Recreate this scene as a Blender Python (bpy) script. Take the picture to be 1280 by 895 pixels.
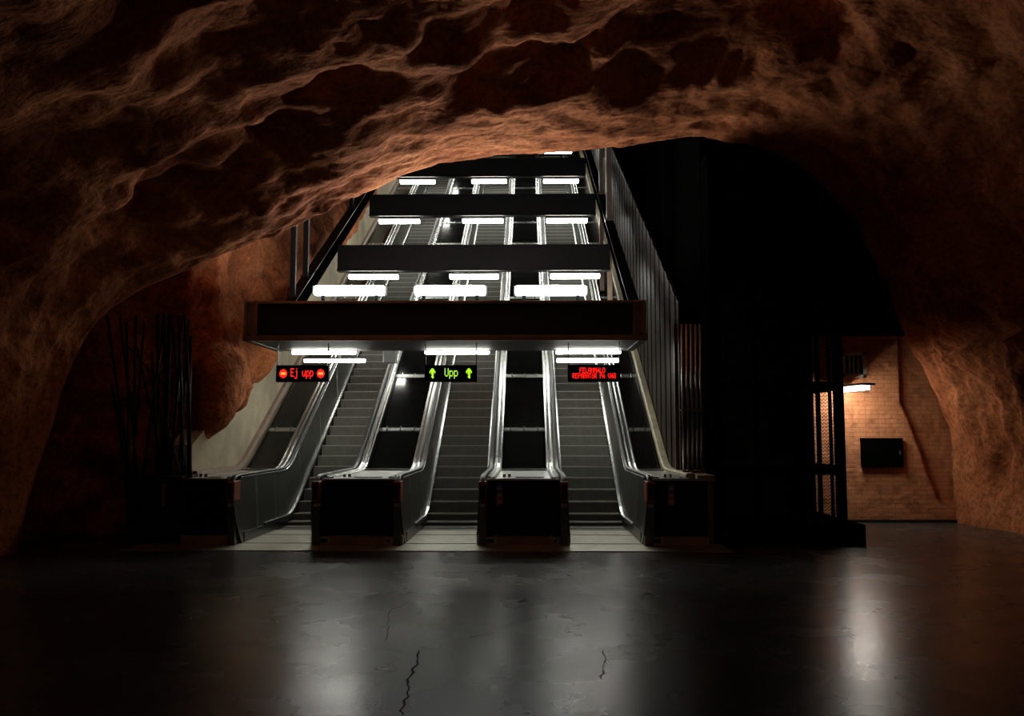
import bpy, bmesh, math, random
from mathutils import Vector, noise, Matrix
random.seed(7)
for o in list(bpy.data.objects): bpy.data.objects.remove(o)
SC = bpy.context.scene; C = SC.collection
# ---------------------------------------------------------------- camera, world, exposure
EYE = 1.72; F = 1090.8; TH = math.radians(4.8); YAW = math.radians(0.98)
cam = bpy.data.cameras.new('camera'); cam.lens = F/1280*36; cam.sensor_width = 36
co = bpy.data.objects.new('camera', cam); C.objects.link(co)
co.location = (0, 0, EYE); co.rotation_euler = (math.pi/2+TH, 0, YAW); SC.camera = co
cam.clip_end = 200
W = bpy.data.worlds.new('world'); SC.world = W; W.use_nodes = True
W.node_tree.nodes['Background'].inputs[0].default_value = (.11, .085, .065, 1)
W.node_tree.nodes['Background'].inputs[1].default_value = 0.26
SC.view_settings.view_transform = 'Standard'; SC.view_settings.look = 'None'
SC.view_settings.gamma = 1; SC.view_settings.use_curve_mapping = False
SC.view_settings.exposure = 0.0
TUBE = 31.0      # escalator lamps
BIG = 7.5; UP = 175.0      # bright fittings on the portal beam; UP: added glow for the rock lip
SIDE = 50.0     # lamp by the brick wall

def at(px, py, Y):
    """world point seen at photo pixel (px,py) standing at depth Y"""
    x = (px-640)/F; u = -(py-447.5)/F
    d = (math.cos(TH)-u*math.sin(TH)); z = math.sin(TH)+u*math.cos(TH)
    X = x*math.cos(YAW)-d*math.sin(YAW); Yd = x*math.sin(YAW)+d*math.cos(YAW)
    k = Y/Yd
    return Vector((X*k, Y, EYE+z*k))

# ---------------------------------------------------------------- materials
def mat(name, col, rough=.5, metal=0, emit=None, es=0, noise_amt=0, nscale=4, bump=0, bscale=30, spec=.5, col2=None, coat=0):
    m = bpy.data.materials.new(name); m.use_nodes = True; nt = m.node_tree; b = nt.nodes['Principled BSDF']
    b.inputs['Base Color'].default_value = (*col, 1); b.inputs['Roughness'].default_value = rough
    b.inputs['Metallic'].default_value = metal; b.inputs['Specular IOR Level'].default_value = spec
    b.inputs['Coat Weight'].default_value = coat
    if emit: b.inputs['Emission Color'].default_value = (*emit, 1); b.inputs['Emission Strength'].default_value = es
    tc = nt.nodes.new('ShaderNodeTexCoord')
    if noise_amt or col2:
        n = nt.nodes.new('ShaderNodeTexNoise'); n.inputs['Scale'].default_value = nscale; n.inputs['Detail'].default_value = 6
        nt.links.new(tc.outputs['Object'], n.inputs['Vector'])
        r = nt.nodes.new('ShaderNodeValToRGB'); r.color_ramp.elements[0].position = .35; r.color_ramp.elements[1].position = .68
        c2 = col2 if col2 else tuple(c*(1-noise_amt) for c in col)
        r.color_ramp.elements[0].color = (*c2, 1); r.color_ramp.elements[1].color = (*col, 1)
        nt.links.new(n.outputs['Fac'], r.inputs['Fac']); nt.links.new(r.outputs['Color'], b.inputs['Base Color'])
    if bump:
        n = nt.nodes.new('ShaderNodeTexNoise'); n.inputs['Scale'].default_value = bscale; n.inputs['Detail'].default_value = 8
        nt.links.new(tc.outputs['Object'], n.inputs['Vector'])
        bp = nt.nodes.new('ShaderNodeBump'); bp.inputs['Strength'].default_value = bump; bp.inputs['Distance'].default_value = .03
        nt.links.new(n.outputs['Fac'], bp.inputs['Height']); nt.links.new(bp.outputs['Normal'], b.inputs['Normal'])
    return m

def rock_material():
    m = bpy.data.materials.new('painted_rock'); m.use_nodes = True; nt = m.node_tree; b = nt.nodes['Principled BSDF']; L = nt.links.new
    b.inputs['Roughness'].default_value = .9; b.inputs['Specular IOR Level'].default_value = .1
    tc = nt.nodes.new('ShaderNodeTexCoord')
    n = nt.nodes.new('ShaderNodeTexNoise'); n.inputs['Scale'].default_value = .8; n.inputs['Detail'].default_value = 9; n.inputs['Roughness'].default_value = .6
    L(tc.outputs['Object'], n.inputs['Vector'])
    r = nt.nodes.new('ShaderNodeValToRGB'); e = r.color_ramp.elements
    e[0].position = .34; e[0].color = (.24, .072, .028, 1); e[1].position = .66; e[1].color = (.62, .225, .090, 1)
    e2 = r.color_ramp.elements.new(.5); e2.color = (.47, .152, .058, 1)
    L(n.outputs['Fac'], r.inputs['Fac'])
    n2 = nt.nodes.new('ShaderNodeTexNoise'); n2.inputs['Scale'].default_value = 14; n2.inputs['Detail'].default_value = 6
    L(tc.outputs['Object'], n2.inputs['Vector'])
    mx = nt.nodes.new('ShaderNodeMixRGB'); mx.blend_type = 'MULTIPLY'; mx.inputs[0].default_value = .55
    r2 = nt.nodes.new('ShaderNodeValToRGB'); r2.color_ramp.elements[0].position = .36; r2.color_ramp.elements[0].color = (.35, .33, .32, 1); r2.color_ramp.elements[1].position = .56
    L(n2.outputs['Fac'], r2.inputs['Fac']); L(r.outputs['Color'], mx.inputs[1]); L(r2.outputs['Color'], mx.inputs[2]); L(mx.outputs[0], b.inputs['Base Color'])
    n3 = nt.nodes.new('ShaderNodeTexNoise'); n3.inputs['Scale'].default_value = 3.0; n3.inputs['Detail'].default_value = 7; n3.inputs['Roughness'].default_value = .55
    mp = nt.nodes.new('ShaderNodeMapping'); mp.inputs['Scale'].default_value = (.75, 1.6, 1.2); mp.inputs['Rotation'].default_value = (0, .35, .3)
    L(tc.outputs['Object'], mp.inputs['Vector']); L(mp.outputs['Vector'], n3.inputs['Vector'])
    bp = nt.nodes.new('ShaderNodeBump'); bp.inputs['Strength'].default_value = .6; bp.inputs['Distance'].default_value = .16
    L(n3.outputs['Fac'], bp.inputs['Height']); L(bp.outputs['Normal'], b.inputs['Normal'])
    return m

def brick_material():
    m = bpy.data.materials.new('painted_brick'); m.use_nodes = True; nt = m.node_tree; b = nt.nodes['Principled BSDF']; L = nt.links.new
    b.inputs['Roughness'].default_value = .75
    tc = nt.nodes.new('ShaderNodeTexCoord'); sx = nt.nodes.new('ShaderNodeSeparateXYZ'); cx = nt.nodes.new('ShaderNodeCombineXYZ')
    L(tc.outputs['Object'], sx.inputs[0]); L(sx.outputs['X'], cx.inputs['X']); L(sx.outputs['Z'], cx.inputs['Y'])
    br = nt.nodes.new('ShaderNodeTexBrick'); br.inputs['Scale'].default_value = 1; br.inputs['Brick Width'].default_value = .25
    br.inputs['Row Height'].default_value = .085; br.inputs['Mortar Size'].default_value = .007; br.inputs['Mortar Smooth'].default_value = .6
    br.inputs['Color1'].default_value = (.62, .25, .105, 1); br.inputs['Color2'].default_value = (.55, .21, .085, 1); br.inputs['Mortar'].default_value = (.40, .145, .06, 1)
    L(cx.outputs[0], br.inputs['Vector'])
    n = nt.nodes.new('ShaderNodeTexNoise'); n.inputs['Scale'].default_value = 5; n.inputs['Detail'].default_value = 9
    L(tc.outputs['Object'], n.inputs['Vector'])
    r = nt.nodes.new('ShaderNodeValToRGB'); r.color_ramp.elements[0].position = .33; r.color_ramp.elements[0].color = (.5, .45, .42, 1); r.color_ramp.elements[1].position = .5
    L(n.outputs['Fac'], r.inputs['Fac'])
    mx = nt.nodes.new('ShaderNodeMixRGB'); mx.blend_type = 'MULTIPLY'; mx.inputs[0].default_value = .7
    L(br.outputs['Color'], mx.inputs[1]); L(r.outputs['Color'], mx.inputs[2]); L(mx.outputs[0], b.inputs['Base Color'])
    bp = nt.nodes.new('ShaderNodeBump'); bp.inputs['Strength'].default_value = .5; bp.inputs['Distance'].default_value = .012; bp.invert = True
    bp2 = nt.nodes.new('ShaderNodeBump'); bp2.inputs['Strength'].default_value = .9; bp2.inputs['Distance'].default_value = .05
    L(br.outputs['Fac'], bp.inputs['Height']); L(n.outputs['Fac'], bp2.inputs['Height']); L(bp.outputs['Normal'], bp2.inputs['Normal']); L(bp2.outputs['Normal'], b.inputs['Normal'])
    return m

def floor_material():
    m = bpy.data.materials.new('polished_floor'); m.use_nodes = True; nt = m.node_tree; b = nt.nodes['Principled BSDF']; L = nt.links.new
    tc = nt.nodes.new('ShaderNodeTexCoord')
    n = nt.nodes.new('ShaderNodeTexNoise'); n.inputs['Scale'].default_value = 1.3; n.inputs['Detail'].default_value = 8
    L(tc.outputs['Object'], n.inputs['Vector'])
    r = nt.nodes.new('ShaderNodeValToRGB'); r.color_ramp.elements[0].position = .3; r.color_ramp.elements[0].color = (.035, .035, .034, 1)
    r.color_ramp.elements[1].position = .7; r.color_ramp.elements[1].color = (.06, .059, .056, 1)
    L(n.outputs['Fac'], r.inputs['Fac']); L(r.outputs['Color'], b.inputs['Base Color'])
    n2 = nt.nodes.new('ShaderNodeTexNoise'); n2.inputs['Scale'].default_value = 1.2; n2.inputs['Detail'].default_value = 4; n2.inputs['Roughness'].default_value = .5
    L(tc.outputs['Object'], n2.inputs['Vector'])
    mr = nt.nodes.new('ShaderNodeMapRange'); mr.inputs['From Min'].default_value = .3; mr.inputs['From Max'].default_value = .7
    mr.inputs['To Min'].default_value = .235; mr.inputs['To Max'].default_value = .30; b.inputs['Specular IOR Level'].default_value = .25
    L(n2.outputs['Fac'], mr.inputs['Value']); L(mr.outputs[0], b.inputs['Roughness'])
    n3 = nt.nodes.new('ShaderNodeTexNoise'); n3.inputs['Scale'].default_value = 22; n3.inputs['Detail'].default_value = 8
    L(tc.outputs['Object'], n3.inputs['Vector'])
    bp = nt.nodes.new('ShaderNodeBump'); bp.inputs['Strength'].default_value = .12; bp.inputs['Distance'].default_value = .006
    L(n3.outputs['Fac'], bp.inputs['Height']); L(bp.outputs['Normal'], b.inputs['Normal'])
    return m

M = dict(
 rock=rock_material(), brick=brick_material(), floor=floor_material(),
 crack=mat('crack_filler', (.008, .008, .008), .9),
 plate=mat('landing_steel', (.40, .40, .33), .42, .6, noise_amt=.25, nscale=6, bump=.12, bscale=60),
 step=mat('step_aluminium', (.20, .20, .175), .5, .15, noise_amt=.2, nscale=9),
 stepedge=mat('step_edge', (.42, .42, .38), .4, .3),
 panel=mat('balustrade_steel', (.20, .21, .19), .30, .85, noise_amt=.15, nscale=3),
 skirt=mat('skirt_steel', (.05, .05, .05), .35, .8),
 chrome=mat('bright_trim', (.36, .37, .36), .27, 1),
 brushed=mat('brushed_steel', (.50, .51, .50), .3, .95, noise_amt=.2, nscale=8),
 rubber=mat('handrail_rubber', (.012, .011, .011), .35, 0),
 rubber_red=mat('handrail_guide', (.34, .11, .05), .45, 0),
 black=mat('gloss_black_panel', (.006, .006, .006), .10, 0, spec=.18),
 blackm=mat('matt_black', (.008, .008, .008), .55, 0, spec=.3),
 steelb=mat('dark_steel', (.013, .013, .014), .5, .2, noise_amt=.3, nscale=3),
 void=mat('black_and_painted_shade', (.0025, .0022, .002), 1, 0, spec=.0),  # black metal; on the void slabs and shaft roof, shade put into colour
 frame=mat('brown_steel', (.30, .215, .165), .45, .2, noise_amt=.25, nscale=5),
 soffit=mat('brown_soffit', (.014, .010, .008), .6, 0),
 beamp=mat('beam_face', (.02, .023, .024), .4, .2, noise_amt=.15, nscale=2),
 plaster=mat('cream_plaster', (.50, .43, .30), .85, 0, noise_amt=.3, nscale=2.5, bump=.3, bscale=12),
 ledge=mat('cream_ledge', (.42, .37, .25), .45, .1, noise_amt=.3, nscale=5),
 board=mat('brown_board', (.036, .025, .019), .55, 0, spec=.15, noise_amt=.35, nscale=2),
 redpost=mat('red_brown_post', (.12, .045, .035), .5, 0),
 base=mat('base_casting', (.60, .42, .29), .5, 0, noise_amt=.4, nscale=6),
 pale=mat('pale_bracket', (.66, .60, .50), .5, .1, noise_amt=.2, nscale=14),
 tube=mat('lit_tube', (1, 1, 1), .5, 0, (1, 1, .90), TUBE),
 big=mat('lit_wide_tube', (1, 1, 1), .5, 0, (.90, .98, 1), BIG),
 up=mat('lit_added_strip', (1, 1, 1), .5, 0, (.95, .98, 1), UP),
 side=mat('lit_wall_tube', (1, 1, 1), .5, 0, (1, .97, .88), SIDE),
 white=mat('white_enamel', (.55, .56, .55), .4),
 ledred=mat('led_red', (.2, 0, 0), .5, 0, (1, .012, .008), 2.2),
 ledorange=mat('led_orange', (.2, .05, 0), .5, 0, (1, .22, .03), 2.4),
 ledgreen=mat('led_green', (.1, .2, 0), .5, 0, (.5, .95, .02), 1.2),
 blue=mat('sticker_blue', (.08, .12, .5), .4), red=mat('sticker_red', (.6, .12, .13), .4),
 vent=mat('vent_grey', (.7, .62, .5), .6, 0, noise_amt=.2, nscale=9),
)
def glass_mat():
    m = bpy.data.materials.new('dark_glass'); m.use_nodes = True; nt = m.node_tree; b = nt.nodes['Principled BSDF']
    b.inputs['Base Color'].default_value = (.25, .25, .25, 1); b.inputs['Roughness'].default_value = .03
    b.inputs['Transmission Weight'].default_value = 1; b.inputs['IOR'].default_value = 1.3
    return m
M['glass'] = glass_mat()

# ---------------------------------------------------------------- helpers
class MB:
    def __init__(s, org=(0, 0, 0)): s.bm = bmesh.new(); s.o = Vector(org); s.mi = 0
    def v(s, x, y, z): return s.bm.verts.new(Vector((x, y, z))-s.o)
    def f(s, vs):
        try: fc = s.bm.faces.new(vs); fc.material_index = s.mi; return fc
        except ValueError: return None
    def box(s, x0, x1, y0, y1, z0, z1, bev=0):
        n0 = len(s.bm.faces)
        q = [s.v(x, y, z) for x in (x0, x1) for y in (y0, y1) for z in (z0, z1)]
        fs = [s.f([q[i] for i in t]) for t in ((0, 1, 3, 2), (4, 6, 7, 5), (0, 4, 5, 1), (2, 3, 7, 6), (0, 2, 6, 4), (1, 5, 7, 3))]
        if bev:
            es = list({e for f in fs for e in f.edges})
            bmesh.ops.bevel(s.bm, geom=es, offset=bev, segments=2, affect='EDGES', profile=.5)
    def prism(s, poly, axis, a, b):
        """extrude polygon (list of 2-tuples) along axis 'x' (poly in y,z) 'y' (x,z) or 'z' (x,y)"""
        def P(p, t): return {'x': (t, p[0], p[1]), 'y': (p[0], t, p[1]), 'z': (p[0], p[1], t)}[axis]
        A = [s.v(*P(p, a)) for p in poly]; B = [s.v(*P(p, b)) for p in poly]; n = len(poly)
        s.f(A); s.f(B[::-1])
        for i in range(n): s.f([A[i], B[i], B[(i+1) % n], A[(i+1) % n]])
    def loft(s, rings, closed=True, caps=True):
        R = [[s.v(*p) for p in r] for r in rings]; n = len(R[0])
        for a, b in zip(R, R[1:]):
            for i in range(n if closed else n-1): s.f([a[i], a[(i+1) % n], b[(i+1) % n], b[i]])
        if caps and closed: s.f(R[0][::-1]); s.f(R[-1])
    def tube(s, pts, r, n=8, flat=1.0):
        pts = [Vector(p) for p in pts]; rings = []
        for i, p in enumerate(pts):
            d = (pts[min(i+1, len(pts)-1)]-pts[max(i-1, 0)]).normalized()
            a = Vector((1, 0, 0)) if abs(d.x) < .9 else Vector((0, 1, 0))
            u = (a-d*a.dot(d)).normalized(); w = d.cross(u)
            rings.append([tuple(p+u*r*math.cos(2*math.pi*k/n)+w*r*flat*math.sin(2*math.pi*k/n)) for k in range(n)])
        s.loft(rings)
    def build(s, name, m, parent=None, smooth=False, mats=None):
        bmesh.ops.recalc_face_normals(s.bm, faces=s.bm.faces)
        me = bpy.data.meshes.new(name); s.bm.to_mesh(me); s.bm.free()
        for mm in (mats or [m]): me.materials.append(M[mm])
        if smooth:
            for p in me.polygons: p.use_smooth = True
        o = bpy.data.objects.new(name, me); C.objects.link(o)
        if parent: o.parent = parent; 
        if not parent: o.location = s.o
        elif (s.o-Vector(parent.get('_w', (0, 0, 0)))).length > 1e-6: o.location = s.o-Vector(parent['_w'])
        return o
def thing(name, label, cat, loc, group=None):
    o = bpy.data.objects.new(name, None); C.objects.link(o); o.location = loc; o.empty_display_size = .2
    o['_w'] = tuple(loc); o['label'] = label; o['category'] = cat
    if group: o['group'] = group
    return o
def tag(o, label, cat, group=None):
    o['label'] = label; o['category'] = cat
    if group: o['group'] = group
    return o
def struct(o): o['kind'] = 'structure'; return o
def W0(o): return tuple(o['_w'])

# ---------------------------------------------------------------- layout numbers (metres)
T30 = math.tan(math.radians(30)); YK = 16.3; YT = 45.0
CM, SP = -0.056, 2.516
MED = [CM-2*SP, CM-SP, CM, CM+SP]; ESC = [CM-1.5*SP, CM-.5*SP, CM+.5*SP]
def zs(y):
    a, b = YK-.35, YK+.35
    if y < a: return 0
    if y < b: return T30*(y-a)**2/(2*(b-a))
    return T30*(y-YK)
YS = [15.7, YK-.35, YK-.18, YK, YK+.18, YK+.35]+[17.2+i*1.5 for i in range(19)]+[YT]

# ---------------------------------------------------------------- floor
mb = MB()
mb.box(-16, 16, -6, 19, -.2, 0)
mb.mi = 1
def crack(pts, w=.012):
    P = [at(x, y, 1) for x, y in pts]; G = []
    for (x, y), p in zip(pts, P):       # onto the floor
        d = p-Vector((0, 0, EYE)); k = -EYE/d.z; G.append(Vector((0, 0, EYE))+d*k)
    Q = []
    for a, b in zip(G, G[1:]):
        for t in range(6): Q.append(a.lerp(b, t/6)+Vector((random.uniform(-.02, .02), random.uniform(-.03, .03), 0)))
    Q.append(G[-1]); prev = None
    for i, q in enumerate(Q):
        ww = w*random.uniform(.5, 1.2)*(1 if 0 < i < len(Q)-1 else .1)
        v = (mb.v(q.x-ww, q.y, .0012), mb.v(q.x+ww, q.y, .0012))
        if prev: mb.f([prev[0], prev[1], v[1], v[0]])
        prev = v
crack([(491, 756), (487, 775), (480, 803)], .004)
crack([(524, 812), (519, 835), (510, 850), (507, 872), (502, 895)], .008)
crack([(752, 812), (757, 832), (753, 850)], .006)
crack([(240, 810), (215, 830), (165, 862)], .003)
struct(mb.build('floor', 'floor', mats=['floor', 'crack']))
mb = MB(); mb.box(-5.9, 2.95, 12.72, 13.55, .001, .008); mb.box(-5.9, 2.95, 12.69, 12.72, .001, .012)
struct(mb.build('trim_1', 'plate'))

# ---------------------------------------------------------------- rock
def interp(keys, t):
    for (a, va), (b, vb) in zip(keys, keys[1:]):
        if t <= b: return va+(vb-va)*(t-a)/(b-a)
    return keys[-1][1]
def catmull(P, n):
    out = []; P = [P[0]*2-P[1]]+P+[P[-1]*2-P[-2]]
    seg = len(P)-3; L = [(P[i+2]-P[i+1]).length for i in range(seg)]; tot = sum(L)
    for k in range(n+1):
        d = tot*k/n; i = 0
        while i < seg-1 and d > L[i]: d -= L[i]; i += 1
        t = min(1, d/L[i]); a, b, c, e = P[i:i+4]
        out.append(.5*((2*b)+(c-a)*t+(2*a-5*b+4*c-e)*t*t+(3*b-a-3*c+e)*t**3))
    return out
def fbm(p, o=5): return noise.fractal(p, .9, 2.1, o)
def ridge(p, o=4):
    s = 0; a = 1; f = 1
    for i in range(o):
        s += a*(1-abs(noise.noise(p*f))*2); a *= .5; f *= 2.05
    return s
# lip of the rock arch, traced at its own depths: (pixel x, pixel y, depth)
LIP = [(10, 700, 12.2), (30, 620, 12.3), (55, 540, 12.5), (80, 465, 12.7), (112, 405, 12.9), (160, 368, 13.1), (225, 338, 13.3), (295, 308, 13.4), (350, 288, 13.5), (395, 264, 13.5), (430, 248, 13.5),
       (470, 234, 13.5), (503, 217, 13.5), (545, 202, 13.6), (600, 194, 13.6), (665, 188, 13.6), (745, 184, 13.7), (815, 175, 13.9), (880, 168, 14.1), (950, 182, 14.3),
       (1015, 215, 14.6), (1068, 275, 15.0), (1108, 345, 15.4), (1135, 420, 15.8), (1165, 480, 16.2), (1187, 540, 16.6), (1192, 600, 16.9), (1192, 660, 17.0)]
lip = catmull([at(*p) for p in LIP], 430)
DENT = [(655, 93, .85, .30, .75), (430, 112, .55, .2, .4), (285, 212, .9, .35, .55), (235, 262, .7, .4, .6), (370, 176, .5, .2, .35), (160, 300, .6, .5, .4), (860, 60, 1.6, .45, .7),
        (1000, 120, 1.0, .3, .4), (600, 30, .8, .2, .3), (1190, 160, .9, .6, .5), (1215, 480, .35, .2, .2), (1262, 590, .25, .3, .2), (905, 152, .3, .12, .3)]
def shell(lip, nv=170):
    cen = Vector((1.2, 0, 1.0)); n = len(lip); V = []; 
    for j in range(nv+1):
        t = j/nv; d = 19*t**2.1
        row = []
        for i, p in enumerate(lip):
            s = i/(n-1)
            out = Vector((p.x-cen.x, 0, max(p.z-cen.z, -.2)*1.15))
            low = max(0, min(1, (p.z-.0)/2.2))
            out.normalize()
            e = .30*d if d < 1.7 else (.51+.46*(d-1.7)) if d < 3.4 else 1.292+.16*(d-3.4) if d < 7 else 2.2
            e *= (.55+.45*low)
            if s > .85: e *= .45
            q = p+out*e; q.y -= d
            row.append((q, out, low, d))
        V.append(row)
    return V
rows = shell(lip)
dents = []
for px, py, rx, rz, dep in DENT: dents.append((px, py, rx, rz, dep))
def project(q):
    x = q.x*math.cos(YAW)+q.y*math.sin(YAW); y = -q.x*math.sin(YAW)+q.y*math.cos(YAW); z = q.z-EYE
    dd = y*math.cos(TH)+z*math.sin(TH); u = -y*math.sin(TH)+z*math.cos(TH)
    return (640+F*x/dd, 447.5-F*u/dd) if dd > .5 else (-9999, -9999)
# dent centres on the undisplaced shell, found once; afterwards they live in world space
DC = []
for px, py, rx, rz, dep in dents:
    best = None
    for row in rows[::3]:
        for q, o, l, d in row[::4]:
            a, b = project(q)
            k = (a-px)**2+(b-py)**2
            if best is None or k < best[0]: best = (k, q)
    DC.append((best[1], rx, rz, dep))
mb = MB(); G = []
for row in rows:
    g = []
    for i, (q, o, l, d) in enumerate(row):
        s = i/(len(row)-1)
        w = Vector((s*15, d*1.05+q.z*.15, 3.1))            # stretched along the arch
        big = fbm(Vector((s*6.5, d*.42, 9.3)), 3)*.46
        mid = (ridge(Vector((s*8+d*.5, d*1.15-s*5, 1.7)), 2)*.5+fbm(Vector((s*14+d*.5, d*1.5-s*5, 4.7)), 5)*1.2)*.16
        warp = noise.noise(q*.8)*.8
        fine = ridge(Vector((q.x*1.3+warp, q.y*1.9, q.z*1.3)), 2)*.035+fbm(q*2.6, 5)*.06
        fade = min(1, d/.7); calm = 1-.6*math.exp(-((s-.5)/.16)**2)*math.exp(-(d/1.9)**4); mid *= calm; fine *= .5+.5*calm
        dis = (big+.12)*min(1, d/2.4)+(mid-.12)*(.25+.45*fade+.3*min(1, d/3))+fine*.9-.05
        for c, rx, rz, dep in DC:
            dx = (q.x-c.x)/(rx*1.25); dy = math.hypot(q.y-c.y, q.z-c.z)/(rz*1.5)
            k = dx*dx+dy*dy+noise.noise(q*1.7)*.9+noise.noise(q*5)*.2
            if k < 3.6: dis += dep*.5*(1/(1+math.exp((k-1)*3.2)))
        dis *= (.35+.65*l)
        r = q+o*dis
        g.append(mb.v(r.x, r.y, r.z))
    G.append(g)
for a, b in zip(G, G[1:]):
    for i in range(len(a)-1): mb.f([a[i], a[i+1], b[i+1], b[i]])
# the lip turns back and up behind itself
prev = G[0]
for j in range(1, 9):
    cur = []
    for i, (q, o, l, d) in enumerate(rows[0]):
        s = i/(len(rows[0])-1); t = j/8
        dis = ridge(Vector((q.x*1.2, q.z*1.2, t*2)), 4)*.08*t
        up = 1.4*(1-math.cos(t*math.pi/2))*1.0
        base = prev[i].co if j == 1 else None
        r = Vector(rows[0][i][0])+o*(up+dis)+Vector((0, 1.0*math.sin(t*math.pi/2), 0))
        if s > .82: r = Vector(rows[0][i][0])+o*(up*.6+dis)+Vector((0, .2*math.sin(t*math.pi/2), 0))
        cur.append(mb.v(r.x, r.y, r.z))
    for i in range(len(cur)-1): mb.f([prev[i], prev[i+1], cur[i+1], cur[i]])
    prev = cur
struct(mb.build('ceiling', 'rock', smooth=True))

# rock behind the arch, turning into the left side of the escalator shaft
plan = [Vector(p) for p in [(-11, 11.6, 0), (-9.0, 13.0, 0), (-7.4, 14.2, 0), (-6.4, 14.75, 0), (-5.72, 14.75, 0), (-5.45, 15.0, 0), (-5.35, 16, 0), (-5.35, 18, 0), (-5.4, 21, 0), (-5.4, 26, 0), (-5.4, 32, 0), (-5.5, 46, 0)]]
pl = catmull(plan, 330)
# lower edge of the rock above the plaster ramp (depth, height)
EDGE = [(14.2, .4), (14.45, 1.2), (15.2, 1.65), (16.3, 2.0), (17.3, 2.4), (17.75, 3.05), (18.6, 3.6), (21, 4.9), (26, 7.5), (46, 19.3)]
mb = MB(); G = []
NZ = 120
for i, p in enumerate(pl):
    tn = (pl[min(i+1, len(pl)-1)]-pl[max(i-1, 0)]).normalized(); nr = Vector((tn.y, -tn.x, 0))
    inshaft = p.x > -5.65 and p.y > 14.4
    zb = interp(EDGE, p.y)+noise.noise(Vector((p.y*2.3, 0, 5)))*.16 if p.x > -5.62 else -.1
    if -5.95 < p.x <= -5.62 and p.y > 14: zb = max(-.1, 1.1*(p.x+5.95)/.33-.1)
    zt = 8.5 if p.y < 15.5 else 8.5+.62*(p.y-15.5)
    g = []
    for k in range(NZ+1):
        t = (k/NZ)**1.15; z = zb+(zt-zb)*t
        q = Vector((p.x, p.y, z))
        dis = fbm(Vector((q.x*.5, q.y*.55, z*.5)), 3)*.46+ridge(Vector((q.x*.9+3, q.y*.95, z*.7+1)), 4)*.24-.16+fbm(q*3.8, 4)*.035
        if p.x > -5.62:
            h = z-zb
            dis = dis*.75+.38*math.exp(-((h-.75)/.8)**2)-.28*math.exp(-(h/.16)**2)-.12
            dis = min(dis, .42)
            if p.y > 19: dis = min(dis*.8, .22)
            if h > 3: dis -= .12*(h-3)
        else:
            dis = min(dis+.1-.04*abs(z-2.5), .16)
        r = q+nr*dis
        g.append(mb.v(r.x, r.y, r.z))
    G.append(g)
for a, b in zip(G, G[1:]):
    for k in range(NZ): mb.f([a[k], a[k+1], b[k+1], b[k]])
struct(mb.build('wall_left', 'rock', smooth=True))

# shaft roof coloured near-black, and black slabs standing in for the unlit void
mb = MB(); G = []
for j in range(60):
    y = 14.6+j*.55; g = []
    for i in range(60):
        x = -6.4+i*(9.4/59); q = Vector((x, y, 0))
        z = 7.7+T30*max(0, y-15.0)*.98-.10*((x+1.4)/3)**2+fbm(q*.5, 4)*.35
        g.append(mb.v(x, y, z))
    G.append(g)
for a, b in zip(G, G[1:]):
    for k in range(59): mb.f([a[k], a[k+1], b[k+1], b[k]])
struct(mb.build('ceiling_shaft', 'void', smooth=True))  # rock in near-black, to keep deck reflections and bounce light dark
mb = MB(); mb.box(2.72, 12, 19.2, 19.5, 0, 14); mb.prism([(15.0, 7.9), (19.3, 10.4), (46, 26), (46, 26.3), (15.0, 8.2)], 'x', 2.3, 3.6); mb.prism([(19.2, 3), (46, 16), (46, 27), (19.2, 12)], 'x', 3.3, 3.5); mb.box(2.93, 3.0, 14.5, 19.2, 0, 9.5); mb.box(2.94, 3.0, 13.95, 14.5, 2.2, 6.25); mb.box(2.72, 5.4, 17.0, 17.15, 0, 8.5); mb.box(5.1, 5.25, 16.2, 17.0, 0, 8.5)  # includes a partition added to block lamp light from the right-hand rock
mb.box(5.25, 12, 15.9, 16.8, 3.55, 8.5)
struct(mb.build('wall_back_lightblock', 'void'))

# plaster side wall of the ramp
mb = MB()
prof = [(14.05, 0), (14.05, 1.5)]+[(y, z+.75) for y, z in [(15, 1.2), (17, 2.1), (18.6, 3.4), (26, 7.5), (45, 18.7)]]+[(45, 15.5), (YK, -.2)]
mb.prism(prof, 'x', -5.75, -5.40)
struct(mb.build('trim_2', 'plaster'))
# slab of the incline closing the shaft from below
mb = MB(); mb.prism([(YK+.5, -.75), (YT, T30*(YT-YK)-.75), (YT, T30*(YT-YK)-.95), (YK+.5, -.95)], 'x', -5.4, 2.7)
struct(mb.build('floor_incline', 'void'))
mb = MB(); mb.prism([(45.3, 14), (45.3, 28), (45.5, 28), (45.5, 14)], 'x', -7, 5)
struct(mb.build('wall_far', 'void'))

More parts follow.
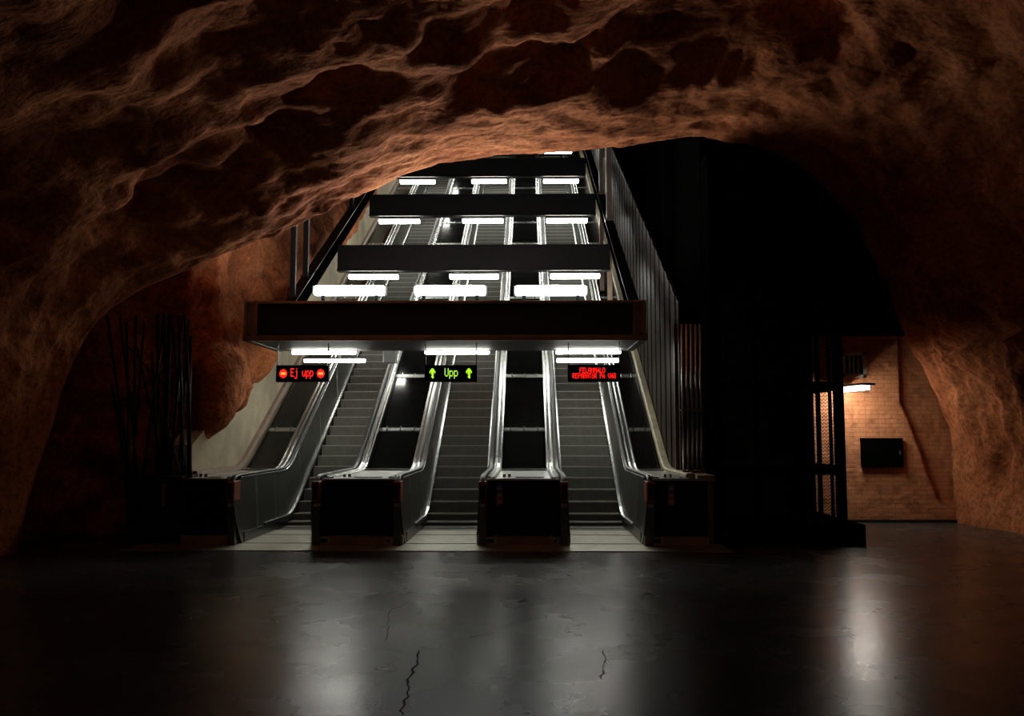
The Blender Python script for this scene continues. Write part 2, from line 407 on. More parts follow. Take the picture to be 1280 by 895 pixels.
# ---------------------------------------------------------------- escalators
HW = SP/2-.715          # half width of the step band
YFRONT = [(0, 13.52), (.15, 13.40), (.35, 13.28), (.6, 13.20), (.8, 13.21), (.93, 13.33), (1.0, 13.58)]
def sweep(mb, sec, ys, dz=0, x0=0):
    mb.loft([[(x0+x, y, z+dz+zs(y)) for x, z in sec] for y in ys])
NST = 78; RISE, RUN = .2078, .36
def make_escalator(xc, label):
    root = thing('escalator', label, 'escalator', (xc, 13.4, 0), 'escalators side by side in the rock shaft'); o = W0(root)
    mb = MB(o)                                            # landing plate with comb
    mb.box(xc-HW-.05, xc+HW+.05, 13.5, 14.55, .0, .016); mb.box(xc-HW-.05, xc+HW+.05, 14.57, 15.2, .0, .022)
    mb.build('landing_plate', 'plate', root)
    mb = MB(o)
    for k in range(34):
        x = xc-HW+.02+k*(2*HW-.04)/33; mb.prism([(15.2, .0), (15.2, .024), (15.32, .006), (15.32, 0)], 'x', x-.009, x+.009)
    mb.build('comb', 'stepedge', root)
    st = None
    for k in range(NST):
        y = 15.32+k*RUN
        zt = 0.004 if k == 0 else {1: .012, 2: .075, 3: .19}.get(k, .19+(k-3)*RISE)
        if k > 3: zt = T30*(y+.0-YK)+.12
        if st is None or k == 4:
            mb = MB((xc, 0, 0))
            n = 30; w = 2*(HW-.012)/n
            low = -.125 if st is None else -.21
            mb.mi = 0
            mb.box(xc-HW+.012, xc+HW-.012, .012, RUN+.02, low, -.012)
            for i in range(n):                             # tread and riser cleats
                x = xc-HW+.012+i*w
                mb.mi = 0; mb.box(x+.006, x+w-.006, .004, RUN, -.012, 0)
                if st is not None: mb.box(x+.006, x+w-.006, .0, .012, low, -.025)
            mb.mi = 1; mb.box(xc-HW+.012, xc+HW-.012, -.002, .02, -.02, .0015)
            bpy_o = mb.build('step', 'step', None, mats=['step', 'stepedge']); st = bpy_o; s = st
        else:
            s = st.copy(); C.objects.link(s)
        s.parent = root; s.location = (0, y-13.4, zt)
    for sg in (-1, 1):
        X = lambda a: xc+sg*a                              # a = distance from escalator axis
        # panel, leaning away from the steps, with a rounded newel end
        zrow = [0, .06, .15, .35, .6, .8, .93, 1.0]
        def px(z): return HW+(.060)*z/1.0
        mb = MB(o); ring = []
        cols = [0, .08, .25, .5, .75, 1]
        def col(u=None, y=None):
            out = []
            for z in zrow:
                yy = interp(YFRONT, z)*(1-u)+15.7*u if y is None else y
                out.append((X(px(z)), yy, z+zs(yy)))
            for z in zrow[::-1]:
                yy = interp(YFRONT, z)*(1-u)+15.7*u if y is None else y
                out.append((X(px(z)+.03), yy, z+zs(yy)))
            return out
        mb.loft([col(u=u) for u in cols]+[col(y=y) for y in YS[1:]])
        mb.build('balustrade_panel', 'panel', root)
        mb = MB(o)                                         # narrow vertical joints
        for y in [14.3, 15.35]+[17.0+1.6*i for i in range(17)]:
            z0 = zs(y); w = .012 if y > 16 else (.05 if y < 15 else .03)
            mb.loft([[(X(px(.16)-.003), yy, .16+z0), (X(px(.97)-.003), yy, .97+z0), (X(px(.97)+.01), yy, .97+z0), (X(px(.16)+.01), yy, .16+z0)] for yy in (y-w, y+w)])
        mb.build('joint_strip', 'brushed', root)
        # dark skirt and bright skirt trim
        mb = MB(o); sweep(mb, [(sg*(HW-.006), -.02), (sg*(HW-.006), .17), (sg*(HW+.03), .17), (sg*(HW+.03), -.02)], [13.6]+YS, 0, xc); mb.build('skirt', 'skirt', root)
        mb = MB(o); sweep(mb, [(sg*(HW-.035), .16), (sg*(HW-.03), .205), (sg*(HW+.02), .215), (sg*(HW+.02), .16)], [14.6]+YS, 0, xc); mb.build('skirt_trim', 'chrome', root)
        # handrail
        hx = X(SP/2-.615)
        mb = MB(o)
        pts = [(hx, 13.40, .62), (hx, 13.23, .68), (hx, 13.17, .78), (hx, 13.19, .88), (hx, 13.26, .97), (hx, 13.38, 1.025), (hx, 13.55, 1.04)]+[(hx, y, 1.04+zs(y)) for y in YS]
        mb.tube(pts, .042, 10, .6); mb.build('handrail', 'rubber', root, smooth=True)
        # outer and inner metal profiles beside the handrail
        mb = MB(o); sweep(mb, [(sg*(SP/2-.665), .985), (sg*(SP/2-.665), 1.015), (sg*(SP/2-.655), 1.02), (sg*(SP/2-.650), .985)], [13.55]+YS, 0, xc); mb.build('outer_profile', 'chrome', root)
        mb = MB(o); sweep(mb, [(sg*(SP/2-.57), .86), (sg*(SP/2-.57), 1.02), (sg*(SP/2-.535), 1.035), (sg*(SP/2-.50), 1.015), (sg*(SP/2-.47), 1.015), (sg*(SP/2-.445), 1.025), (sg*(SP/2-.42), 1.01), (sg*(SP/2-.42), .86)], [13.6]+YS, 0, xc); mb.build('inner_profile', 'chrome', root)
        # newel guide and inlet cap at the front
        mb = MB(o); mb.box(hx-.06, hx+.06, 13.20, 13.5, .66, .97, .02); mb.build('newel_guide', 'rubber_red', root)
        mb = MB(o); mb.box(hx-.05, hx+.05, 13.22, 13.5, .585, .64, .01); mb.build('handrail_inlet', 'pale', root)
        mb = MB(o); mb.prism([(13.30, .0), (13.26, .3), (13.24, .585), (13.5, .585), (13.5, 0)], 'x', hx-.055, hx+.055); mb.build('newel_base', 'panel', root)
    return root
make_escalator(ESC[0], 'left escalator of pale grey steps under the red Ej upp sign')
make_escalator(ESC[1], 'middle escalator of grey steps under the green Upp sign')
make_escalator(ESC[2], 'right escalator of grey steps under the two-line red sign')

# ---------------------------------------------------------------- dividers between the escalators
STRIPS = [17.8+2.13*i for i in range(12)]
def divider(xa, xb, fx0, fx1, label, brackets, sticker=None, xm=None):
    xm = (xa+xb)/2
    root = thing('escalator_divider', label, 'divider', (xm, 13.45, 0), 'dividers between the escalators'); o = W0(root)
    mb = MB(o)
    mb.loft([[(xa, y, .84+zs(y)), (xa, y, .88+zs(y)), (xb, y, .88+zs(y)), (xb, y, .84+zs(y))] for y in [16.22]+[v for v in YS if v > 16.25]])
    mb.build('black_deck', 'black', root)
    mb = MB(o); mb.box(xa, xb, 13.47, 16.2, .95, 1.0, .008); mb.box(xa, xb, 16.14, 16.22, 1.0, 1.03); top = mb.build('end_deck', 'brushed', root)
    mb = MB(W0(root)); 
    for dx in (.12, .2): mb.tube([(xa+dx, 13.8, 1.0), (xa+dx, 13.8, 1.05)], .025, 10)
    mb.box(xa+.3, xb-.1, 13.6, 13.75, 1.0, 1.012); mb.build('lock_plate', 'chrome', root)
    mb = MB(o); mb.box(fx0, fx1, 13.38, 13.62, .14, .97, .02); mb.build('front_panel', 'black', root)
    mb = MB(o); mb.box(fx0+.01, fx1-.01, 13.365, 13.45, .965, 1.0, .01); mb.build('front_edge', 'chrome', root)
    mb = MB(o); mb.box(fx0-.02, fx1+.02, 13.40, 13.7, 0, .14, .006); mb.build('base_plate', 'base', root)
    for sg in brackets:
        xx = fx0-.13 if sg < 0 else fx1+.13-.30
        mb = MB(o); y0 = 13.33
        mb.box(xx, xx+.30, y0, 13.42, .0, .15, .008); mb.mi = 1
        mb.box(xx+.05, xx+.10, y0-.004, 13.34, .05, .09); mb.box(xx+.15, xx+.25, y0-.004, 13.34, .045, .10); mb.box(xx+.1 if sg < 0 else xx+.03, xx+.27 if sg < 0 else xx+.2, y0-.004, 13.34, .135, .155)
        mb.build('corner_bracket', 'pale', root, mats=['pale', 'blackm'])
    for y in STRIPS:
        mb = MB(o); dy = .05
        mb.loft([[(xa, yy, .88+zs(yy)), (xa, yy, .898+zs(yy)), (xb, yy, .898+zs(yy)), (xb, yy, .88+zs(yy))] for yy in (y-dy, y+dy)])
        n = 3 if xb-xa > .7 else 2
        cs = mb.build('cover_strip', 'brushed', root)
        for i in range(n):
            mb = MB(o); x = xa+(i+.5)*(xb-xa)/n; mb.loft([[(x-.012, yy, .89+zs(yy)), (x-.012, yy, .925+zs(yy)), (x+.012, yy, .925+zs(yy)), (x+.012, yy, .89+zs(yy))] for yy in (y-dy-.01, y+dy+.01)])
            s_ = mb.build('stud', 'chrome', root); s_.parent = cs; s_.location = (0, 0, 0)
    if sticker:
        mb = MB(o); a, b = sticker
        mb.box(a, b, 13.374, 13.382, .60, .93); mb.mi = 1; mb.box(a+.005, b-.005, 13.372, 13.376, .61, .75); mb.mi = 2
        for i in range(3): mb.box(a+.02, b-.02, 13.3705, 13.374, .63+.1*i, .68+.1*i)
        s_ = mb.build('safety_sticker', 'blue', root, mats=['blue', 'red', 'pale']); s_['label'] = 'narrow blue and red pictogram sticker'
    return root
divider(MED[1]-.42, MED[1]+.42, MED[1]-.57, MED[1]+.57, 'glossy black divider between the left and middle escalators, no sticker on its front', (-1, 1))
divider(MED[2]-.42, MED[2]+.42, MED[2]-.57, MED[2]+.57, 'glossy black divider between the middle and right escalators, sticker on its front', (-1, 1), (-.47, -.37))
divider(MED[3]-.42, 2.5, MED[3]-.57, 2.73, 'narrow black divider right of the right escalator, beside the brown board wall', (-1,), (2.13, 2.23))
divider(-5.27, MED[0]+.42, -5.26, MED[0]+.57, 'narrow black divider left of the left escalator, beside the cream plaster wall', ())
# brown and cream side rails along the outer dividers
mb = MB((-5.35, 14.1, 0)); sweep(mb, [(-5.40, .95), (-5.40, 1.08), (-5.33, 1.08), (-5.30, 1.0), (-5.30, .95)], [14.1]+YS)
tag(mb.build('side_rail', 'frame'), 'brown steel rail running up along the cream plaster wall', 'rail')
mb = MB((2.57, 13.9, 0)); sweep(mb, [(2.50, .93), (2.50, 1.04), (2.53, 1.06), (2.64, 1.06), (2.64, .93)], [13.9]+YS); mb.box(2.64, 2.92, 13.7, 15.2, .93, 1.04, .008); mb.box(2.66, 2.90, 13.8, 15.2, 0, .93)
tag(mb.build('cream_ledge', 'ledge'), 'cream ledge running up beside the brown board wall', 'ledge')

# dark planter box and rods
t = thing('planter_box', 'long black box left of the left escalator, rods standing in it', 'planter', (-5.5, 13.9, 0)); o = W0(t)
mb = MB(o); mb.prism([(-6.12, 0), (-6.22, 1.0), (-5.30, 1.0), (-5.30, 0)], 'y', 13.46, 14.0); mb.build('box_body', 'blackm', t)
mb = MB(o); mb.box(-6.26, -5.30, 13.42, 14.05, .985, 1.035, .008); mb.build('box_rim', 'steelb', t)
mb = MB(o); mb.box(-5.62, -5.56, 13.44, 13.462, .55, .92, .008); mb.build('handle', 'frame', t)
t = thing('rod_sculpture', 'tall cluster of crossing black metal rods rising from the black box', 'sculpture', (-5.8, 13.75, 1.03)); o = W0(t)
RODS = [(160, 600, 158, 402, .02), (163, 600, 134, 395, .022), (168, 600, 170, 395, .02), (172, 600, 150, 397, .018), (165, 600, 180, 402, .018), (178, 600, 206, 395, .02), (196, 600, 198, 393, .03), (203, 600, 213, 392, .035),
        (208, 600, 205, 392, .03), (212, 600, 228, 394, .022), (201, 600, 190, 440, .02), (206, 600, 170, 430, .016), (228, 600, 223, 394, .022), (232, 600, 215, 396, .025), (238, 600, 231, 393, .028), (226, 600, 205, 520, .018), (226, 597, 184, 460, .014), (236, 600, 238, 420, .03), (153, 575, 149, 500, .018),
        (150, 503, 215, 455, .012), (157, 430, 232, 510, .012), (222, 600, 236, 400, .02), (160, 600, 140, 480, .022)]
for a, b, c, d, r in RODS:
    y = random.uniform(13.6, 13.95); p = at(a, b, y); q = at(c, d, y+random.uniform(-.15, .15))
    if b == 600: p.z = 1.0
    mb = MB(o); mb.tube([p, p.lerp(q, .5)+Vector((random.uniform(-.02, .02), 0, 0)), q], r, 8); mb.build('rod', 'blackm', t, smooth=True)

# ---------------------------------------------------------------- board wall on the right
mb = MB()
y = 15.3; k = 0
while y < 45:
    w = .30; f = lambda v: 3.75+T30*(v-14.9)
    b = lambda v: max(0, .9+zs(v)-.3)
    x = 2.655 if k % 2 else 2.672
    a0, a1 = y+.008, y+w-.008
    mb.loft([[(x, a0, b(a0)), (x, a0, f(a0)), (x+.05, a0, f(a0)), (x+.05, a0, b(a0))], [(x, a1, b(a1)), (x, a1, f(a1)), (x+.05, a1, f(a1)), (x+.05, a1, b(a1))]])
    y += w; k += 1
struct(mb.build('wall_right', 'board'))
# glass screen on the ledge
t = thing('glass_screen', 'narrow tall glass screen with red brown post standing on the cream ledge', 'screen', (2.85, 15.0, 1.04)); o = W0(t)
mb = MB(o); mb.box(2.57, 2.635, 15.2, 15.29, 1.0, 3.6, .006); mb.build('post', 'redpost', t)
for k in range(4):
    mb = MB(o); x = 2.585+k*.075; mb.box(x, x+.05, 14.455, 14.465, 1.09, 3.45); mb.build('pane', 'glass', t)
for k in range(5):
    mb = MB(o); x = 2.575+k*.075; mb.tube([(x, 14.46, 1.06), (x, 14.46, 3.5)], .024, 14); mb.build('mullion', 'brushed', t, smooth=True)
mb = MB(o); mb.box(2.54, 2.90, 14.38, 14.54, 1.04, 1.085); mb.build('sill', 'frame', t)
mb = MB(o); mb.box(2.54, 2.90, 14.42, 14.50, 2.05, 2.085); mb.build('transom', 'frame', t)

# ---------------------------------------------------------------- steel above the escalators
t = thing('portal_beam', 'long boxed beam spanning the front of the escalators, signs hung below', 'beam', (-1.36, 14.5, 3.25)); o = W0(t)
xa, xb = at(305, 400, 14.5).x, at(808, 400, 14.5).x
za, zb = at(0, 425, 14.5).z, at(0, 377, 14.5).z
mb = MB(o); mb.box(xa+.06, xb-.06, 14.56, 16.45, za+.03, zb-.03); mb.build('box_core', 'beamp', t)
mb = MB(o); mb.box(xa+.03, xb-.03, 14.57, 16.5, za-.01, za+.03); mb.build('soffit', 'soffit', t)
mb = MB(o); mb.box(xa, xb, 14.5, 14.6, za-.02, za+.07, .006); mb.box(xa, xb, 14.5, 14.6, zb-.05, zb, .006); mb.build('rail', 'frame', t)
for x0, x1 in ((xa, xa+.05), (xa+.17, xa+.22), (xb-.22, xb-.18), (xb-.06, xb)):
    mb = MB(o); mb.box(x0, x1, 14.49, 14.6, za, zb); mb.build('upright', 'frame', t)
mb = MB(o); mb.box(xa+.05, xa+.17, 14.53, 14.58, za+.06, zb-.04); mb.box(xb-.18, xb-.06, 14.53, 14.58, za+.06, zb-.04); mb.build('end_panel', 'frame', t)
mb = MB(o); mb.box(xb-.12, xb+.02, 14.52, 16.5, za-.02, za+.1); mb.box(xa-.02, xa+.1, 14.52, 16.5, za-.02, za+.1); mb.build('side_rail', 'steelb', t)

LR = [(17.28+4.235*k, 3.121+2.445*k) for k in range(6)]
ordw = ['first', 'second', 'third', 'fourth', 'fifth']
for k in range(1, 6):
    Y, Z = LR[k]; Yb = Y-.25
    zl = Z+.14; 
    t = thing('cross_beam', 'dark steel cross beam over the escalators, %s one up from the portal beam' % ordw[k-1], 'beam', (-1.3, Yb, zl), 'cross beams over the escalators'); o = W0(t)
    mb = MB(o); mb.box(-4.70, 2.06, Yb+.05, Yb+.20, zl, zl+.60); mb.build('web', 'steelb', t)
    mb = MB(o); mb.box(-4.70, 2.06, Yb, Yb+.25, zl+.57, zl+.62); mb.box(-4.70, 2.06, Yb, Yb+.25, zl-.03, zl+.02); mb.build('flange', 'steelb', t)
for X, lab in ((-4.78, 'sloping black steel stringer on the left above the escalators'), (2.14, 'sloping black steel stringer on the right above the escalators')):
    f = lambda y: 4.43+T30*(y-17.6)
    t = thing('stringer', lab, 'beam', (X, 16.5, 3.6)); o = W0(t)
    mb = MB(o); mb.prism([(16.6, f(16.6)), (44, f(44)), (44, f(44)-.42), (16.6, f(16.6)-.42)], 'x', X-.07, X+.07); mb.build('web', 'void', t)
    mb = MB(o); mb.prism([(16.6, f(16.6)), (44, f(44)), (44, f(44)+.03), (16.6, f(16.6)+.03)], 'x', X-.11, X+.11); mb.build('flange', 'blackm', t)
def hanger(px, y, X, w, label, m='blackm', zlow=None):
    z0 = zlow if zlow is not None else 4.43+T30*(y-17.6)
    mb = MB((X, y, z0)); mb.box(X-w, X+w, y-w, y+w, z0, 8.2+.56*(y-15), .006)
    mb.box(X-w*1.6, X+w*1.6, y-w*1.6, y+w*1.6, z0, z0+.05)
    tag(mb.build('hanger_post', m), label, 'post', 'posts holding the stringers')
hanger(368, 17.65, -4.80, .055, 'black post on the left stringer, nearest the portal beam')
hanger(384, 18.65, -4.80, .055, 'black post on the left stringer, second from the portal beam')
hanger(440, 23.4, -4.80, .055, 'black post on the left stringer, farthest up under the arch')
hanger(751, 24.6, 2.14, .06, 'brown post above the right stringer, farther from the portal beam', 'frame')
hanger(760, 22.3, 2.14, .07, 'brown post above the right stringer, nearer the portal beam', 'frame')
for y, px, lab in ((22.3, 760, 'nearer'), (24.6, 751, 'farther')):
    mb = MB((2.14, y, 0)); zz = zs(y)+.9; mb.box(2.08, 2.20, y-.06, y+.06, zz, 4.43+T30*(y-17.6)-.42)
    tag(mb.build('support_post', 'frame'), 'brown post below the right stringer, %s of the two from the portal beam' % lab, 'post', 'posts below the right stringer')

# ---------------------------------------------------------------- lamps
def lamp(xc, y, z, label, big=False, hh=.05, hd=.10):
    t = thing('tube_lamp', label, 'lamp', (xc, y, z+.08), 'fluorescent lamps over the escalators' if not big else 'bright lamps on the portal beam'); o = W0(t)
    if big:
        L = .62; 
        mb = MB(o); mb.box(xc-L, xc+L, y-.085, y+.085, z-.08, z+.078, .03); mb.build('diffuser', 'big', t, smooth=True)
        mb = MB(o); mb.box(xc-L+.04, xc+L-.04, y-.05, y+.05, z+.07, z+.086, .004); mb.build('tube', 'up', t)  # added glowing strip, throws light up onto the rock lip
        mb = MB(o)
        mb.box(xc-L-.02, xc-L+.01, y-.06, y+.06, z-.08, z+.08); mb.box(xc+L-.01, xc+L+.02, y-.06, y+.06, z-.08, z+.08); mb.build('end_cap', 'white', t)
        for sx in (-.75, .75):
            mb = MB(o); mb.box(xc+sx*L-.03, xc+sx*L+.03, y-.03, y+.03, zb_top, z-.08); mb.build('stand', 'steelb', t)
    else:
        L = .61
        mb = MB(o); mb.box(xc-L, xc+L, y-hd, y+hd, z-hh, z+hh, .02); mb.build('diffuser', 'tube', t, smooth=True)
        mb = MB(o); mb.box(xc-L-.02, xc+L+.02, y-hd-.01, y+hd+.01, z+hh, z+hh+.03, .006); mb.build('housing', 'steelb', t)
        for sx in (-.7, .7):
            mb = MB(o); mb.box(xc+sx*L-.012, xc+sx*L+.012, y-.012, y+.012, z+.08, z+.15); mb.build('hanger', 'steelb', t)
    return t
zb_top = zb
cols = ['left', 'middle', 'right']
for i, px in enumerate((437.5, 563, 688.5)):
    p = at(px, 363.5, 15.0); lamp(p.x, p.y, p.z, '%s one of the three wide bright lamps on top of the portal beam' % cols[i], True)
for i in range(3): lamp(ESC[i]+(0, 0, -.05)[i], 16.36, at(0, 441.5, 16.36).z-.0, 'lamp under the portal beam over the %s escalator' % cols[i], hh=.03, hd=.04)
for i in (0, 2): lamp(ESC[i], 17.28, 3.121-.0, 'lamp just behind the portal beam lamps over the %s escalator' % cols[i], hh=.035, hd=.045)
for k in range(1, 6):
    for i in range(3): lamp(ESC[i], LR[k][0], LR[k][1], 'lamp under the %s cross beam up over the %s escalator' % (ordw[k-1], cols[i]))

mb = MB((-2.62, 16.8, 3.1)); p = at(487.5, 445, 16.8); mb.box(p.x-.12, p.x+.12, 16.7, 16.95, p.z-.14, p.z+.16, .015); mb.box(p.x-.02, p.x+.02, 16.8, 16.85, p.z+.16, p.z+.35)
tag(mb.build('speaker_box', 'white'), 'small pale box hanging behind the portal beam between the left and middle escalators', 'box')

# ---------------------------------------------------------------- dot matrix signs
FONT = {
'E': '11111 10000 10000 11110 10000 10000 11111', 'j': '00010 00000 00110 00010 00010 00010 00010 10010 01100', 'u': '00000 00000 10001 10001 10001 10011 01101',
'p': '00000 00000 11110 10001 10001 10001 11110 10000 10000', 'U': '10001 10001 10001 10001 10001 10001 01110', 'F': '11111 10000 10000 11110 10000 10000 10000',
'L': '10000 10000 10000 10000 10000 10000 11111', 'A': '01110 10001 10001 11111 10001 10001 10001', 'N': '10001 11001 10101 10011 10001 10001 10001',
'M': '10001 11011 10101 10101 10001 10001 10001', 'Ä': '01010 00000 01110 10001 11111 10001 10001', 'D': '11110 10001 10001 10001 10001 10001 11110',
'R': '11110 10001 10001 11110 10100 10010 10001', 'P': '11110 10001 10001 11110 10000 10000 10000', 'T': '11111 00100 00100 00100 00100 00100 00100',
'Ö': '01010 00000 01110 10001 10001 10001 01110', 'Å': '00100 00000 01110 10001 11111 10001 10001', 'V': '10001 10001 10001 10001 10001 01010 00100',
'G': '01110 10001 10000 10111 10001 10001 01110', ' ': '00000 00000 00000 00000 00000 00000 00000'}
def dots(mb, x0, z0, y, rows_, dx, dz, k=.92):
    for r, row in enumerate(rows_):
        for c, ch in enumerate(row):
            if ch == '1':
                x = x0+c*dx; z = z0-r*dz; mb.box(x, x+dx*k, y-.002, y, z-dz*k, z)
def text(mb, s, xc, zt, y, dx, dz, gap=1):
    n = len(s)*(5+gap)-gap; x = xc-n*dx/2
    for ch in s: dots(mb, x, zt, y, FONT[ch].split(), dx, dz); x += (5+gap)*dx
def sign(xc, label, kind):
    w, h, y = .4535, .145, 15.0; z = 2.715
    t = thing('display_sign', label, 'sign', (xc, y, z+h), 'display signs under the portal beam'); o = W0(t)
    mb = MB(o); mb.box(xc-w, xc+w, y, y+.12, z-h, z+h, .006); mb.build('housing', 'blackm', t)
    for sx in (-1, 1):
        mb = MB(o); mb.box(xc+sx*(w-.012)-.008, xc+sx*(w-.012)+.008, y+.04, y+.056, z+h, za); mb.build('hanging_rod', 'steelb', t)
    yf = y-.001
    if kind == 'stop':
        mb = MB(o); text(mb, 'Ej upp', xc+.0, z+.09, yf, .0112, .0205); c_ = mb.build('lettering', 'ledred', t); c_['label'] = 'red dot lettering reading Ej upp'
        for sx in (-1, 1):
            cx = xc+sx*.325
            mb = MB(o)
            for a in range(-5, 6):
                for b in range(-5, 6):
                    if a*a+b*b < 27 and not (abs(b) < 2 and abs(a) < 4): mb.box(cx+a*.0125-.0055, cx+a*.0125+.0055, yf-.002, yf, z+b*.014-.0062, z+b*.014+.0062)
            mb.build('stop_disc', 'ledred', t)
            mb = MB(o)
            for a in range(-3, 4):
                for b in (-1, 0, 1): mb.box(cx+a*.0125-.0058, cx+a*.0125+.0058, yf-.002, yf, z+b*.014-.0066, z+b*.014+.0066)
            mb.build('stop_bar', 'ledorange', t)
    elif kind == 'up':
        mb = MB(o); text(mb, 'Upp', xc+.01, z+.09, yf, .0135, .0205); mb.build('lettering', 'ledgreen', t)['label'] = 'yellow green dot lettering reading Upp'
        A = ['0001000', '0011100', '0111110', '1101011', '0001000', '0001000', '0001000', '0001000', '0001000'][:8]
        A = ['0011100', '0111110', '1111111', '1011101', '0011100', '0001100', '0011100', '0001100']
        for sx in (-1, 1):
            mb = MB(o); dots(mb, xc+sx*.315-3.5*.0145, z+.085, yf, A, .0145, .0215); mb.build('arrow', 'ledgreen', t)
    else:
        mb = MB(o); text(mb, 'FELANMÄLD', xc-.03, z+.095, yf, .0082, .0125); text(mb, 'REPARATÖR PÅ VÄG', xc, z-.0, yf, .0078, .0128)
        mb.build('lettering', 'ledred', t)['label'] = 'two lines of red dot lettering about a fault'
sign(ESC[0]-.06, 'black display sign with red Ej upp between two red discs, over the left escalator', 'stop')
sign(ESC[1]+.0, 'black display sign with green Upp between two arrows, over the middle escalator', 'up')
sign(ESC[2]-.045, 'black display sign with two lines of red letters, over the right escalator', 'fault')

# ---------------------------------------------------------------- lift tower
XL, XR, YF, YB = 3.08, 5.02, 14.1, 16.1
t = thing('lift_tower', 'tall dark glass and steel lift shaft right of the escalators', 'lift', (4.0, 15.1, 0)); o = W0(t)
mb = MB(o); mb.box(2.99, 5.16, 13.55, 14.48, 0, .30, .01); mb.box(3.01, 5.16, 14.48, 16.25, 0, .30); mb.build('plinth', 'void', t)
for x, y in ((XL, YF), (XR, YF), (XL, YB), (XR, YB), (3.68, YF), (4.38, YF), (4.38, YB), (3.68, YB)):
    mb = MB(o); mb.box(x-.05, x+.05, y-.05, y+.05, .3, 4.35); mb.build('post', 'void', t)
for x in (4.56, 4.67, 4.86, 4.95):
    mb = MB(o); w = .03 if x != 4.86 else .02; mb.box(x-w, x+w, YF-.03, YF+.03, .3, 4.35); mb.build('bar', 'void', t)
for z in (1.1, 2.45, 4.3):
    mb = MB(o); h = .07
    for a in (YF, YB): mb.box(XL, XR, a-.04, a+.04, z-h, z+h)
    for a in (XL, XR): mb.box(a-.04, a+.04, YF, YB, z-h, z+h)
    mb.build('rail', 'void', t)
for x0, x1 in ((XL+.05, 3.63), (3.73, 4.33)):
    for z0, z1 in ((.3, 1.03), (1.17, 2.38), (2.52, 4.23)):
        mb = MB(o); mb.box(x0, x1, YF-.006, YF+.006, z0, z1); mb.build('pane', 'glass', t)
mb = MB(o); mb.box(XL+.05, 4.33, YB-.01, YB+.01, .3, 4.3); mb.build('back_panel', 'void', t)
mb = MB(o); mb.box(XL, XR, YF, YB, 3.9, 4.0); mb.box(XL-.01, XL+.01, YF, YB, .3, 4.3); mb.build('inner_lining', 'void', t)
mb = MB(o)                                                 # woven mesh on the right-hand bay
r = .006
for z in [.36+i*.055 for i in range(66)]:
    pts = [(4.42+.0275*j, YF+.05+.004*(-1)**j, z+(.018 if j % 2 else -.018)) for j in range(21)]
    for a, b in zip(pts, pts[1:]):
        mb.prism([(a[0], a[2]-r), (a[0], a[2]+r), (b[0], b[2]+r), (b[0], b[2]-r)], 'y', YF+.045, YF+.052)
mb.build('wire_mesh', 'void', t)
mb = MB(o); mb.box(3.9, 4.3, 13.95, 14.05, 1.35, 2.2, .01); mb.box(4.05, 4.2, 13.93, 13.96, 1.7, 1.95); mb.build('call_panel', 'void', t)

# ---------------------------------------------------------------- brick wall group
YW = 16.9
edge = [(7.15, 3.6), (7.15, 2.36)]
steps_ = [(7.15, 2.30), (7.25, 2.05), (7.32, 1.85), (7.42, 1.55), (7.50, 1.3), (7.58, 1.0), (7.68, .75), (7.76, .5)]
for a, b in zip(steps_, steps_[1:]):
    n = 3
    for i in range(n):
        x = a[0]+(b[0]-a[0])*i/n+random.uniform(0, .025); edge += [(x, a[1]+(b[1]-a[1])*i/n), (x, a[1]+(b[1]-a[1])*(i+1)/n)]
edge += [(7.78, .5), (7.78, .42), (8.4, .3), (8.4, 0), (5.25, 0), (5.25, 3.6)]
mb = MB(); mb.prism(edge, 'y', YW, YW+.2); struct(mb.build('wall_brick', 'brick'))
mb = MB(); mb.box(7.0, 9.2, YW+.16, YW+.4, 0, 3.6); struct(mb.build('wall_recess', 'brick'))
mb = MB(); mb.box(5.25, 8.3, YW-.05, YW, 0, .05, .01); struct(mb.build('baseboard_right', 'steelb'))
p, q = at(1076, 583.5, YW), at(1126, 547.5, YW)
t = thing('wall_cabinet', 'flat black metal cabinet mounted on the orange brick wall', 'cabinet', (p.x, YW, p.z)); o = W0(t)
mb = MB(o); mb.box(p.x, q.x, YW-.10, YW, p.z, q.z, .008); mb.build('cabinet_body', 'void', t)
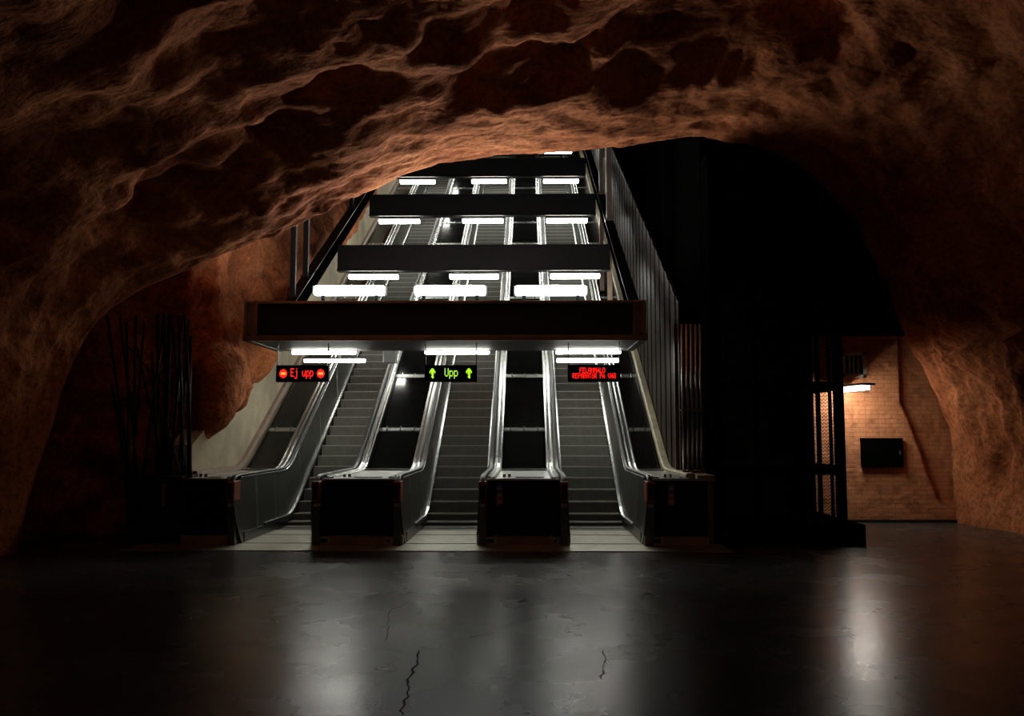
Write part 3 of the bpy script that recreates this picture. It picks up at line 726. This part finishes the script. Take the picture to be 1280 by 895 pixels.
mb = MB(o); mb.box(p.x+.02, q.x-.02, YW-.115, YW-.10, p.z+.02, q.z-.02, .004); dr = mb.build('door', 'void', t)
mb = MB(o); mb.box(q.x-.09, q.x-.06, YW-.13, YW-.115, (p.z+q.z)/2-.04, (p.z+q.z)/2+.04, .004); k_ = mb.build('handle', 'brushed', t); k_.parent = dr; k_.location = (0, 0, 0)
p, q = at(1051.5, 472, YW), at(1081, 440, YW)
t = thing('air_vent', 'grey louvred vent on the brick wall above the lamp', 'vent', (p.x, YW, p.z)); o = W0(t)
mb = MB(o)
for a in ((p.x, p.x+.07, p.z, q.z), (q.x-.07, q.x, p.z, q.z), (p.x, q.x, p.z, p.z+.07), (p.x, q.x, q.z-.07, q.z)): mb.box(a[0], a[1], YW-.06, YW, a[2], a[3])
mb.build('vent_frame', 'vent', t)
mb = MB(o); mb.box(p.x+.07, q.x-.07, YW-.015, YW, p.z+.07, q.z-.07); mb.build('backing', 'blackm', t)
for i in range(3):
    x = p.x+.07+(i+1)*(q.x-p.x-.14)/4; mb = MB(o); mb.box(x-.012, x+.012, YW-.05, YW-.01, p.z+.07, q.z-.07); mb.build('slat', 'vent', t)
pa, pb = Vector((at(1050, 487, 16.75).x, 16.75, 2.50)), Vector((at(1083, 484, 15.7).x, 15.7, 2.50))
t = thing('wall_lamp', 'single fluorescent lamp beside the brick wall below the vent', 'lamp', tuple(pa)); o = W0(t)
d = (pb-pa).normalized(); n = Vector((-d.y, d.x, 0))
def bar(w, z0, z1, ext=0):
    mb = MB(o); A = pa-d*ext; B = pb+d*ext
    mb.loft([[tuple(Q+n*w+Vector((0, 0, z0))), tuple(Q-n*w+Vector((0, 0, z0))), tuple(Q-n*w+Vector((0, 0, z1))), tuple(Q+n*w+Vector((0, 0, z1)))] for Q in (A, B)]); return mb
bar(.06, -.035, .035).build('diffuser', 'side', t); bar(.135, .04, .08, .05).build('housing', 'steelb', t)
mb = MB(o); mb.box(pa.x-.04, pa.x+.04, 16.7, YW, 2.56, 2.62); mb.build('bracket', 'steelb', t)

for o in bpy.data.objects:
    if '_w' in o: del o['_w']
